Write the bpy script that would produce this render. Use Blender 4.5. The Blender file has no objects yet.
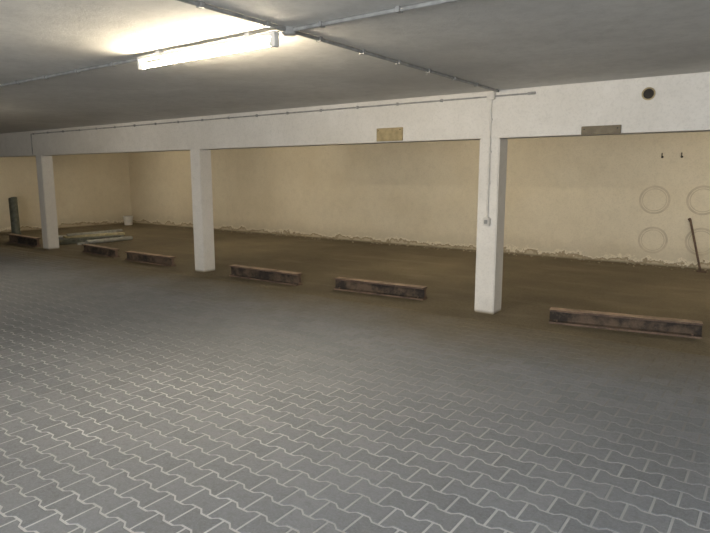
import bpy, bmesh, math, random
from mathutils import Vector, Matrix
random.seed(4)
scene = bpy.context.scene
try:
    scene.view_settings.view_transform = 'Standard'
    scene.view_settings.look = 'None'
except Exception: pass

# ------------------------------------------------------------ helpers
class NT:
    def __init__(s, name):
        s.m = bpy.data.materials.new(name); s.m.use_nodes = True
        s.t = s.m.node_tree; s.b = s.t.nodes['Principled BSDF']
        s.pos = s.n('ShaderNodeNewGeometry')
        s.sep = s.n('ShaderNodeSeparateXYZ'); s.l(s.pos.outputs['Position'], s.sep.inputs[0])
    def n(s, k, **kw):
        x = s.t.nodes.new(k)
        for a, v in kw.items(): setattr(x, a, v)
        return x
    def l(s, a, b): s.t.links.new(a, b)
    def val(s, inp, v):
        if hasattr(v, 'is_linked') or isinstance(v, bpy.types.NodeSocket): s.l(v, inp)
        else: inp.default_value = v
    def noise(s, scale, detail=6, rough=.6, dist=0, stretch=None):
        x = s.n('ShaderNodeTexNoise'); x.inputs['Scale'].default_value = scale
        x.inputs['Detail'].default_value = detail; x.inputs['Roughness'].default_value = rough
        x.inputs['Distortion'].default_value = dist
        src = s.pos.outputs['Position']
        if stretch:
            v = s.n('ShaderNodeVectorMath', operation='MULTIPLY'); s.l(src, v.inputs[0]); v.inputs[1].default_value = stretch
            src = v.outputs[0]
        s.l(src, x.inputs['Vector'])
        return x.outputs['Fac']
    def math(s, op, a, b=0.0, clamp=False):
        x = s.n('ShaderNodeMath', operation=op, use_clamp=clamp)
        s.val(x.inputs[0], a); s.val(x.inputs[1], b); return x.outputs[0]
    def rng(s, v, a, b, c=0.0, d=1.0):
        x = s.n('ShaderNodeMapRange'); x.interpolation_type = 'SMOOTHSTEP'
        s.val(x.inputs[0], v)
        for i, q in enumerate((a, b, c, d)): s.val(x.inputs[i+1], q)
        return x.outputs[0]
    def mix(s, f, a, b, mode='MIX'):
        x = s.n('ShaderNodeMix', data_type='RGBA', blend_type=mode)
        s.val(x.inputs[0], f)
        for i, c in ((6, a), (7, b)):
            if isinstance(c, tuple): x.inputs[i].default_value = (*c, 1)
            else: s.l(c, x.inputs[i])
        return x.outputs[2]
    def col(s, c):
        if isinstance(c, tuple): s.b.inputs['Base Color'].default_value = (*c, 1)
        else: s.l(c, s.b.inputs['Base Color'])
        return s
    def rough(s, r): s.val(s.b.inputs['Roughness'], r); return s
    def bump(s, h, strength=.3, dist=.01):
        x = s.n('ShaderNodeBump'); x.inputs['Strength'].default_value = strength
        x.inputs['Distance'].default_value = dist
        s.l(h, x.inputs['Height']); s.l(x.outputs[0], s.b.inputs['Normal']); return s

def simple(name, c, rough=.6, metal=0, var=.25, scale=12):
    k = NT(name); n = k.noise(scale)
    d = tuple(v*(1-var) for v in c); e = tuple(min(1, v*(1+var)) for v in c)
    k.col(k.mix(k.rng(n, .3, .7), d, e)).rough(rough); k.b.inputs['Metallic'].default_value = metal
    k.bump(n, .15, .004)
    return k.m

def obj(name, bm, mats, parent=None, smooth=False):
    me = bpy.data.meshes.new(name); bm.normal_update(); bm.to_mesh(me); bm.free()
    for m in (mats if isinstance(mats, (list, tuple)) else [mats]): me.materials.append(m)
    o = bpy.data.objects.new(name, me); scene.collection.objects.link(o)
    if smooth:
        for p in me.polygons: p.use_smooth = True
    if parent: o.parent = parent
    return o
def add_box(bm, lo, hi, mi=0, bevel=0):
    g = bmesh.ops.create_cube(bm, size=1)
    vs = g['verts']
    for v in vs:
        v.co = Vector([lo[i] + (v.co[i]+.5)*(hi[i]-lo[i]) for i in range(3)])
    fs = set(f for v in vs for f in v.link_faces)
    for f in fs: f.material_index = mi
    if bevel:
        es = list(set(e for v in vs for e in v.link_edges))
        r = bmesh.ops.bevel(bm, geom=es, offset=bevel, segments=2, affect='EDGES')
        for f in r['faces']: f.material_index = mi
def add_cyl(bm, p0, p1, r, mi=0, seg=16, r2=None, caps=True):
    p0 = Vector(p0); p1 = Vector(p1); d = p1-p0
    q = d.to_track_quat('Z', 'Y').to_matrix().to_4x4()
    g = bmesh.ops.create_cone(bm, cap_ends=caps, segments=seg, radius1=r, radius2=r if r2 is None else r2,
        depth=d.length, matrix=Matrix.Translation((p0+p1)/2) @ q)
    for f in set(f for v in g['verts'] for f in v.link_faces): f.material_index = mi
def box_obj(name, lo, hi, mat, bevel=0):
    bm = bmesh.new(); add_box(bm, lo, hi, 0, bevel); return obj(name, bm, mat)

# ------------------------------------------------------------ dimensions
CE = 2.51       # ceiling
BB = 2.00       # beam bottom
BY0, BY1 = 6.28, 6.53
XL, XR = -17.5, 6.0
YB, YF = 11.5, -4.5
BAYY = 5.95     # end of paving

# ------------------------------------------------------------ materials
def plaster(name, base, dark, band=True, bandh=.16, seams=False):
    k = NT(name)
    n1 = k.noise(.55, 5, .6); n2 = k.noise(7, 8, .7); n3 = k.noise(45, 3, .7)
    c = k.mix(k.rng(n1, .3, .72), dark, base)
    c = k.mix(k.math('MULTIPLY', k.rng(n2, .42, .75), .22), c, tuple(v*.72 for v in dark))
    c = k.mix(k.math('MULTIPLY', k.rng(n3, .45, .7), .22), c, tuple(v*.6 for v in dark))
    if band:
        z = k.sep.outputs[2]
        e = k.math('ADD', z, k.math('MULTIPLY', k.math('SUBTRACT', k.noise(1.9, 8, .75), .5), -.62))
        # peeled rim is chalky, core is grey mortar, lowest part is damp
        c = k.mix(k.math('MULTIPLY', k.rng(e, bandh+.35, bandh), .3), c, tuple(v*.6 for v in dark))
        c = k.mix(k.rng(e, bandh+.05, bandh+.02), c, tuple(min(1, v*1.05) for v in base))
        c = k.mix(k.rng(e, bandh+.015, bandh-.0), c, (.36, .29, .19))
        c = k.mix(k.rng(e, bandh-.02, bandh-.05), c, (.56, .48, .34))
        c = k.mix(k.rng(z, .05, .0), c, (.20, .16, .10))
        hh = k.math('ADD', k.math('MULTIPLY', n2, .3), k.rng(e, bandh, bandh+.03))
        k.bump(hh, .3, .008)
    else:
        k.bump(k.math('ADD', n2, k.math('MULTIPLY', n3, .5)), .25, .006)
    k.col(c).rough(.85)
    return k.m
m_wall = plaster('cream_plaster', (.76, .685, .535), (.685, .605, .45), True, .09)
m_beam = plaster('white_painted_concrete', (.70, .665, .615), (.60, .565, .51), False)
m_col = plaster('white_column_paint', (.72, .685, .635), (.62, .585, .53), True, -.12)

k = NT('ceiling_concrete')
a = k.noise(.7, 6, .6); b_ = k.noise(9, 8, .75); b2 = k.noise(60, 3, .7)
c = k.mix(k.rng(a, .3, .7), (.56, .545, .51), (.72, .705, .665))
c = k.mix(k.math('MULTIPLY', k.rng(b_, .4, .7), .35), c, (.43, .42, .39))
k.col(c).rough(.9).bump(k.math('ADD', b_, k.math('MULTIPLY', b2, .5)), .4, .008)
m_ceil = k.m

def brown(k):
    n1 = k.noise(1.1, 6, .65); n2 = k.noise(30, 6, .8)
    c = k.mix(k.rng(n1, .3, .7), (.140, .114, .066), (.195, .160, .098))
    return k.mix(k.math('MULTIPLY', k.rng(n2, .4, .7), .7), c, (.075, .060, .035)), n2
k = NT('packed_dirt_floor'); c, n2 = brown(k)
n3 = k.noise(.8, 4, .5, 0, (1, 3.0, 1))
c = k.mix(k.math('MULTIPLY', k.rng(n3, .52, .7), .3), c, (.26, .22, .15))
k.col(c).rough(.95).bump(n2, .8, .02); m_dirt = k.m

def edge_mask(k):     # dirt tracked from the bays onto the paving
    w = k.math('ADD', k.sep.outputs[1], k.math('MULTIPLY', k.math('SUBTRACT', k.noise(.5, 5, .6), .5), 2.0))
    return k.rng(w, 4.4, 6.3)
k = NT('joint_sand'); c, n2 = brown(k)
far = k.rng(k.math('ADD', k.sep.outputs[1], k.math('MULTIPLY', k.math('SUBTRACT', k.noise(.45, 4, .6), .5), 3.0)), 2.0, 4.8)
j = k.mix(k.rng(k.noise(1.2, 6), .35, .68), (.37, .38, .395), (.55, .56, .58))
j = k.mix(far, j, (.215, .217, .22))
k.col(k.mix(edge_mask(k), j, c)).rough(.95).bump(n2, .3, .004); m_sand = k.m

k = NT('concrete_paver'); c, n2 = brown(k)
rpi = k.pos.outputs['Random Per Island']
g = k.mix(rpi, (.175, .187, .207), (.22, .233, .256))
big = k.noise(.5, 5, .6)
g = k.mix(k.math('MULTIPLY', k.rng(big, .4, .7), .4), g, (.135, .142, .154))
g = k.mix(k.math('MULTIPLY', k.rng(k.noise(70, 4, .8), .4, .7), .4), g, (.32, .335, .36))
g = k.mix(k.math('MULTIPLY', k.rng(k.noise(22, 6, .8), .45, .7), .4), g, (.10, .104, .11))
k.col(k.mix(edge_mask(k), g, c)).rough(.85).bump(k.noise(80, 4, .8), .5, .004); m_paver = k.m

k = NT('rusty_steel')
n = k.noise(4, 7, .7); nn = k.noise(25, 6, .7)
c = k.mix(k.rng(n, .35, .65), (.075, .048, .035), (.17, .11, .075))
c = k.mix(k.math('MULTIPLY', k.rng(nn, .5, .7), .5), c, (.27, .18, .12))
k.col(c).rough(.8).bump(nn, .4, .004); m_rust = k.m
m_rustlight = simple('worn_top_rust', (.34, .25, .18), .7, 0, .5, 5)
k = NT('mottled_web_shaded')  # mottled rust, darkened to paint in the shade of the recess
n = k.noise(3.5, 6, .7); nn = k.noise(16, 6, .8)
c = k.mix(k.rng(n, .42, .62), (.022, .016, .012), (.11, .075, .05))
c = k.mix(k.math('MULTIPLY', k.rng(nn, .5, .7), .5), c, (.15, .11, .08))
k.col(c).rough(.85).bump(nn, .5, .006); m_web_shade = k.m
m_conduit = simple('grey_conduit', (.27, .265, .25), .5)
m_white = simple('white_enamel', (.75, .73, .68), .4, 0, .05)
m_wconduit = simple('white_conduit', (.55, .52, .47), .5, 0, .08)
m_tan = simple('tan_plaque', (.32, .25, .13), .6, 0, .2)
m_brownplq = simple('brown_plaque', (.14, .11, .065), .6, 0, .2)
m_dark = simple('void_shade_dark_metal', (.03, .025, .02), .9)  # paints the shade of pipe mouths; also dark screws and hooks
m_green = simple('green_grey_pipe', (.10, .105, .08), .6, 0, .3)
m_grey = simple('galvanised_bar', (.34, .34, .31), .5, .1, .2)
m_yellow = simple('yellowed_board', (.46, .40, .24), .7, 0, .25)
m_ring = simple('ring_stain', (.57, .495, .37), .9, 0, .10, 6)
m_rubble = simple('plaster_rubble', (.38, .33, .24), .9, 0, .3)

def tube_mat(name, col, s):
    k = NT(name); k.b.inputs['Emission Color'].default_value = (*col, 1)
    k.b.inputs['Emission Strength'].default_value = s; k.col((.9, .9, .9)); return k.m
m_tube = tube_mat('tube_glow_warm', (1.0, .86, .64), 290)
m_fill_warm = tube_mat('tube_fill_warm', (1.0, .86, .64), 120)  # warm tubes of the added, unseen battens
m_fill_cool = tube_mat('tube_fill_cool', (.86, .93, 1.0), 270)  # cool tube of the added fill batten

# ------------------------------------------------------------ room shell
bm = bmesh.new()
add_box(bm, (XL, YF, -.3), (XR, BAYY, -.0025), 0)
add_box(bm, (XL, BAYY, -.3), (XR, YB, 0), 1)
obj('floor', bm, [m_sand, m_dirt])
box_obj('ceiling', (XL-.2, YF-.2, CE), (XR+.2, YB+.2, CE+.25), m_ceil)
box_obj('wall_back', (XL-.2, YB, -.3), (XR+.2, YB+.2, CE), m_wall)
box_obj('wall_left', (XL-.2, YF-.2, -.3), (XL, YB, CE), m_wall)
box_obj('wall_right', (XR, YF-.2, -.3), (XR+.2, YB, CE), m_wall)
# front wall; its wide doorway is made up to let in fill light
DX0, DX1, DZ = -4.0, 5.2, 2.25
bm = bmesh.new()
add_box(bm, (XL, YF-.2, -.3), (DX0, YF, CE)); add_box(bm, (DX1, YF-.2, -.3), (XR, YF, CE))
add_box(bm, (DX0, YF-.2, DZ), (DX1, YF, CE)); add_box(bm, (DX0, YF-.2, -.3), (DX1, YF, 0))
obj('wall_front', bm, m_wall)
la = bpy.data.lights.new('doorway_fill', 'AREA'); la.shape = 'RECTANGLE'; la.size = DX1-DX0; la.size_y = DZ-.1
la.energy = 540; la.color = (.92, .96, 1.0)  # added area lamp, fills the room through the made-up doorway
lo = bpy.data.objects.new('doorway_fill', la); scene.collection.objects.link(lo)
lo.location = ((DX0+DX1)/2, YF-.1, DZ/2); lo.rotation_euler = (math.radians(90), 0, 0)

# paving : double-T interlocking stones, rows run along X
L, P = .20, .14; ha, hb = .0825, .0575
prof = [(-.1, ha), (-.065, ha), (-.035, hb), (.035, hb), (.065, ha), (.1, ha)]
def outline(s):
    pts = []
    for x, w in prof: pts.append((max(-.1+s, min(.1-s, x)), -(w-s)))
    for x, w in reversed(prof): pts.append((max(-.1+s, min(.1-s, x)), (w-s)))
    return pts
o_low, o_top = outline(.0062), outline(.0088)
verts, faces = [], []
row = 0; y = YF + .09
while y < BAYY - .085:
    x = XL + .12 + (L/2 if row % 2 else 0)
    while x < XR - .11:
        b0 = len(verts); dz = random.uniform(-.0005, .0008)
        verts += [(x+p, y+q, -.012) for p, q in o_low]
        verts += [(x+p, y+q, -.0015+dz) for p, q in o_low]
        verts += [(x+p, y+q, dz) for p, q in o_top]
        for i in range(12):
            j = (i+1) % 12
            faces.append((b0+i, b0+j, b0+12+j, b0+12+i))
            faces.append((b0+12+i, b0+12+j, b0+24+j, b0+24+i))
        t = b0+24
        faces.append((t+0, t+1, t+10, t+11)); faces.append((t+1, t+2, t+9, t+10))
        faces.append((t+2, t+3, t+8, t+9)); faces.append((t+3, t+4, t+7, t+8)); faces.append((t+4, t+5, t+6, t+7))
        x += L
    y += P; row += 1
me = bpy.data.meshes.new('paving_stones'); me.from_pydata(verts, [], faces); me.materials.append(m_paver)
scene.collection.objects.link(bpy.data.objects.new('paving_stones', me))

# ------------------------------------------------------------ beam + columns
box_obj('ceiling_beam', (XL, BY0, BB), (XR, BY1, CE), m_beam, .008)
for xr in (-2.58, -7.62, -12.68, 2.6):
    box_obj('concrete_column', (xr-.24, BY0+.004, 0), (xr, BY0+.244, BB), m_col, .01)

# vent pipe stub in the beam
bm = bmesh.new(); c0 = Vector((-1.115, BY0, 2.355))
N = 28
def ring(r, y): return [bm.verts.new((c0.x+r*math.cos(2*math.pi*i/N), y, c0.z+r*math.sin(2*math.pi*i/N))) for i in range(N)]
R = [ring(.060, BY0), ring(.060, BY0-.012), ring(.048, BY0-.012), ring(.046, BY0-.001)]
for a_, b_ in zip(R, R[1:]):
    for i in range(N): bm.faces.new((a_[i], a_[(i+1) % N], b_[(i+1) % N], b_[i]))
f = bm.faces.new(R[-1]); f.material_index = 1  # flat dark disc painted as the shade inside the hole
bmesh.ops.recalc_face_normals(bm, faces=bm.faces)
obj('vent_pipe', bm, [m_tan, m_dark])

# plaques on the beam
def plaque(x0, x1, z0, z1, m, tilt):
    bm = bmesh.new()
    add_box(bm, (x0, -.02, z0), (x1, 0, z1), 0, .004)
    add_box(bm, (x0+.015, -.024, z0+.015), (x1-.015, -.018, z1-.015), 1)
    for sx in (x0+.03, x1-.03): add_cyl(bm, (sx, -.03, z1-.03), (sx, -.02, z1-.03), .006, 2, 8)
    bmesh.ops.rotate(bm, verts=bm.verts, cent=(0, 0, z1), matrix=Matrix.Rotation(tilt, 3, 'X'))
    bmesh.ops.translate(bm, verts=bm.verts, vec=(0, BY0-.001, 0))
    obj('bay_number_plaque', bm, [m, m, m_dark])
plaque(-4.20, -3.82, 2.01, 2.17, m_tan, 0)
plaque(-1.71, -1.335, 1.995, 2.08, m_brownplq, 0)

# ------------------------------------------------------------ conduits
zc = CE-.014
bm = bmesh.new()
cy = 2.90
add_cyl(bm, (XL, cy, zc), (XR, cy, zc), .013, 0, 10)
add_cyl(bm, (-2.61, YF, zc), (-2.61, BY0-.02, zc), .013, 0, 10)
x = XL+.3
while x < XR: add_box(bm, (x-.012, cy-.020, CE-.03), (x+.012, cy+.020, CE), 0); x += .55
y = YF+.2
while y < BY0: add_box(bm, (-2.630, y-.012, CE-.03), (-2.590, y+.012, CE), 0); y += .5
add_cyl(bm, (-2.61, cy, CE-.04), (-2.61, cy, CE), .045, 0, 20)     # junction box
add_cyl(bm, (-2.61, cy, CE-.046), (-2.61, cy, CE-.04), .035, 0, 20)
obj('ceiling_conduit', bm, m_conduit)

bm = bmesh.new(); yc = BY0-.012; zb = 2.447
add_cyl(bm, (-13.0, yc, zb), (-2.28, yc, zb), .009, 0, 10)
x = -12.9
while x < -2.3: add_box(bm, (x-.01, yc-.013, zb-.018), (x+.01, BY0, zb+.018), 0); x += .6
add_cyl(bm, (-2.28, yc-.004, zb), (-2.20, yc-.004, zb), .014, 0, 10)
add_cyl(bm, (-13.0, yc, zb), (-13.0, yc, 2.02), .009, 0, 10)
obj('beam_conduit', bm, m_conduit)
bm = bmesh.new(); xx = -2.69
add_box(bm, (xx-.045, BY0-.04, CE-.10), (xx+.045, BY0, CE-.02), 0, .006)
add_cyl(bm, (xx, yc, CE-.09), (xx, yc, 1.12), .011, 0, 10)
for z in (2.2, 1.85, 1.5): add_box(bm, (xx-.02, yc-.014, z-.01), (xx+.02, BY0, z+.01), 0)
add_box(bm, (xx-.04, BY0-.045, 1.03), (xx+.04, BY0+.003, 1.12), 0, .008)
add_box(bm, (xx-.02, BY0-.052, 1.05), (xx+.02, BY0-.044, 1.095), 1, .003)
obj('light_switch_with_conduit', bm, [m_wconduit, m_conduit])

# ------------------------------------------------------------ fluorescent battens: first is real, the others added fill
def batten(x0, x1, y, mt):
    bm = bmesh.new(); T = CE-.001
    add_box(bm, (x0, y-.026, CE-.048), (x1, y+.026, CE-.024), 0, .004)
    for xx in (x0+.25, x1-.25): add_box(bm, (xx-.02, y-.02, CE-.03), (xx+.02, y+.02, T), 0)
    for a_, b_ in ((x0-.0, x0+.035), (x1-.035, x1+.0)):
        add_box(bm, (a_, y-.024, CE-.115), (b_, y+.024, CE-.045), 0, .006)
    add_cyl(bm, (x0+.034, y, CE-.09), (x0+.06, y, CE-.09), .0165, 0, 16)
    add_cyl(bm, (x1-.06, y, CE-.09), (x1-.034, y, CE-.09), .0165, 0, 16)
    add_cyl(bm, (x0+.06, y, CE-.09), (x1-.06, y, CE-.09), .016, 1, 16, caps=False)
    return obj('fluorescent_batten_light', bm, [m_white, mt])
batten(-4.10, -2.66, 2.84, m_tube)
batten(-10.2, -8.65, 2.84, m_fill_warm)  # unseen batten, added further along the aisle for light
batten(-.2, 1.35, -.6, m_fill_cool)  # unseen batten behind the camera, added to brighten the near floor
for x in (-15.5, -10.6, -5.6, -.9): batten(x, x+1.53, 8.9, m_fill_warm)  # added battens hidden by the beam, they brighten the back wall

# ------------------------------------------------------------ wheel stops (steel H beams)
def stop(p0, p1, h=.155):
    p0 = Vector((*p0, 0)); p1 = Vector((*p1, 0)); ln = (p1-p0).length
    w, tf, tw = .13, .02, .05
    pr = [(-w/2, 0), (w/2, 0), (w/2, tf), (tw/2, tf+.012), (tw/2, h-tf-.012), (w/2, h-tf), (w/2, h), (-w/2, h), (-w/2, h-tf), (-tw/2, h-tf-.012), (-tw/2, tf+.012), (-w/2, tf)]
    bm = bmesh.new()
    A = [bm.verts.new((0, a_, b_)) for a_, b_ in pr]; B = [bm.verts.new((ln, a_, b_)) for a_, b_ in pr]
    bm.faces.new(A); bm.faces.new(list(reversed(B)))
    for i in range(12):
        f = bm.faces.new((A[i], A[(i+1) % 12], B[(i+1) % 12], B[i]))
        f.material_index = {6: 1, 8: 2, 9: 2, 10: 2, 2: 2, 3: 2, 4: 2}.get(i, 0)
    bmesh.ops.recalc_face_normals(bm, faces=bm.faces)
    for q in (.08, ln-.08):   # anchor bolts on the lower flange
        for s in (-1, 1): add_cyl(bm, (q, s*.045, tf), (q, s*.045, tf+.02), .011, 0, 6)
    o = obj('steel_wheel_stop', bm, [m_rust, m_rustlight, m_web_shade])
    o.location = p0; o.rotation_euler = (0, 0, math.atan2(p1.y-p0.y, p1.x-p0.x))
stop((-1.95, 6.34), (-.53, 6.60))
stop((-5.00, 6.46), (-3.63, 6.56), .165)
stop((-7.03, 6.36), (-5.60, 6.36), .175)
stop((-9.97, 6.42), (-8.62, 6.42), .165)
stop((-11.75, 6.58), (-10.45, 6.48), .165)
stop((-14.9, 6.5), (-13.4, 6.42), .2)

# ------------------------------------------------------------ odds and ends
bm = bmesh.new()      # upright pipe stub, obliquely cut
add_cyl(bm, (-16.6, 7.4, 0), (-16.62, 7.4, .98), .105, 0, 24)
add_cyl(bm, (-16.6, 7.4, 0), (-16.6, 7.4, .05), .125, 0, 24)
add_cyl(bm, (-16.62, 7.4, .981), (-16.62, 7.4, .983), .09, 1, 24)  # dark disc on the cap, shade of an open mouth as colour
for v in bm.verts:
    if v.co.z > .9: v.co.z += (v.co.x+16.62)*.35
obj('pipe_bollard', bm, [m_green, m_dark])
# loose heap of boards and bars
bm = bmesh.new()
def plank(cx, cy_, z, ln, w, t, rot, mi):
    b2_ = bmesh.new(); add_box(b2_, (-w/2, -ln/2, 0), (w/2, ln/2, t), 0, .004)
    for f in b2_.faces: f.material_index = mi
    bmesh.ops.rotate(b2_, verts=b2_.verts, cent=(0, 0, 0), matrix=Matrix.Rotation(rot, 3, 'Z'))
    bmesh.ops.translate(b2_, verts=b2_.verts, vec=(cx, cy_, z))
    mm = bpy.data.meshes.new('t'); b2_.to_mesh(mm); b2_.free(); bm.from_mesh(mm); bpy.data.meshes.remove(mm)
plank(-13.35, 7.60, .001, 1.5, .10, .10, -.10, 1)
plank(-13.55, 7.80, .001, 1.7, .08, .08, .06, 2)
plank(-13.80, 7.95, .001, 1.5, .20, .06, -.05, 1)
plank(-13.62, 7.90, .102, 1.4, .20, .05, -.24, 0)
plank(-13.90, 7.95, .062, 1.5, .07, .05, -.12, 2)
plank(-13.10, 7.75, .001, 1.3, .05, .05, .16, 2)
plank(-13.75, 8.00, .155, 1.5, .05, .05, .05, 2)
add_cyl(bm, (-14.15, 7.1, .07), (-14.0, 8.7, .07), .068, 2, 16)
add_cyl(bm, (-12.95, 7.3, .05), (-13.0, 8.5, .05), .048, 2, 16)
obj('board_and_bar_heap', bm, [m_yellow, m_green, m_grey])
bm = bmesh.new()
add_cyl(bm, (-16.95, 11.0, 0), (-16.95, 11.0, .27), .12, 0, 24, r2=.145)
add_cyl(bm, (-16.95, 11.0, .255), (-16.95, 11.0, .285), .155, 0, 24)
add_cyl(bm, (-16.95, 11.0, .285), (-16.95, 11.0, .29), .125, 1, 24)
obj('paint_bucket', bm, [m_white, m_conduit])
bm = bmesh.new()
add_cyl(bm, (-.99, 11.16, .0), (-1.235, 11.46, .82), .018, 0, 12)
add_cyl(bm, (-1.235, 11.46, .82), (-1.26, 11.47, .86), .024, 0, 12)
add_box(bm, (-1.05, 11.1, 0), (-.9, 11.2, .02), 0, .004)
obj('rusty_iron_bar', bm, m_rust)

# ring stains on the back wall and small hooks
bm = bmesh.new()
for x, z, r in ((-1.82, 1.16, .25), (-1.80, .45, .24), (-1.08, 1.17, .25), (-1.06, .47, .24)):
    N = 48
    for i in range(N):
        a0, a1 = 2*math.pi*i/N, 2*math.pi*(i+1)/N
        for ro, ri in ((r, r-.035), (r-.05, r-.065)):
            q = [(x+rr*math.cos(t), YB-.0015, z+rr*math.sin(t)) for rr, t in ((ri, a0), (ro, a0), (ro, a1), (ri, a1))]
            bm.faces.new([bm.verts.new(p) for p in q])
obj('wall_ring_marks', bm, m_ring)
bm = bmesh.new()
for x in (-1.75, -1.45):
    add_cyl(bm, (x, YB, 1.9), (x, YB-.05, 1.9), .008, 0, 8); add_cyl(bm, (x, YB-.05, 1.9), (x, YB-.05, 1.97), .008, 0, 8)
    add_cyl(bm, (x, YB, 1.9), (x, YB-.006, 1.9), .02, 0, 12)
obj('wall_hooks', bm, m_dark)
# plaster crumbs along the wall foot
bm = bmesh.new()
for i in range(220):
    x = random.uniform(-15, 1.5); y = YB-.03-abs(random.gauss(0, .14)); s = random.uniform(.006, .024)
    g = bmesh.ops.create_icosphere(bm, subdivisions=1, radius=s)
    for v in g['verts']:
        v.co = Vector((v.co.x*random.uniform(.7, 1.4)+x, v.co.y*random.uniform(.7, 1.2)+y, v.co.z*random.uniform(.5, .9)+s*.6))
obj('plaster_rubble', bm, m_rubble)

# ------------------------------------------------------------ world + camera
w = bpy.data.worlds.new('World'); scene.world = w; w.use_nodes = True
w.node_tree.nodes['Background'].inputs[0].default_value = (.5, .55, .6, 1)
w.node_tree.nodes['Background'].inputs[1].default_value = .1
cam = bpy.data.cameras.new('camera'); co = bpy.data.objects.new('camera', cam); scene.collection.objects.link(co)
cam.sensor_width = 36; cam.lens = 587/710*36; cam.clip_start = .05
co.location = (0, 0, 1.6); co.rotation_euler = (math.radians(90-8.9), 0, math.radians(35.9))
scene.camera = co
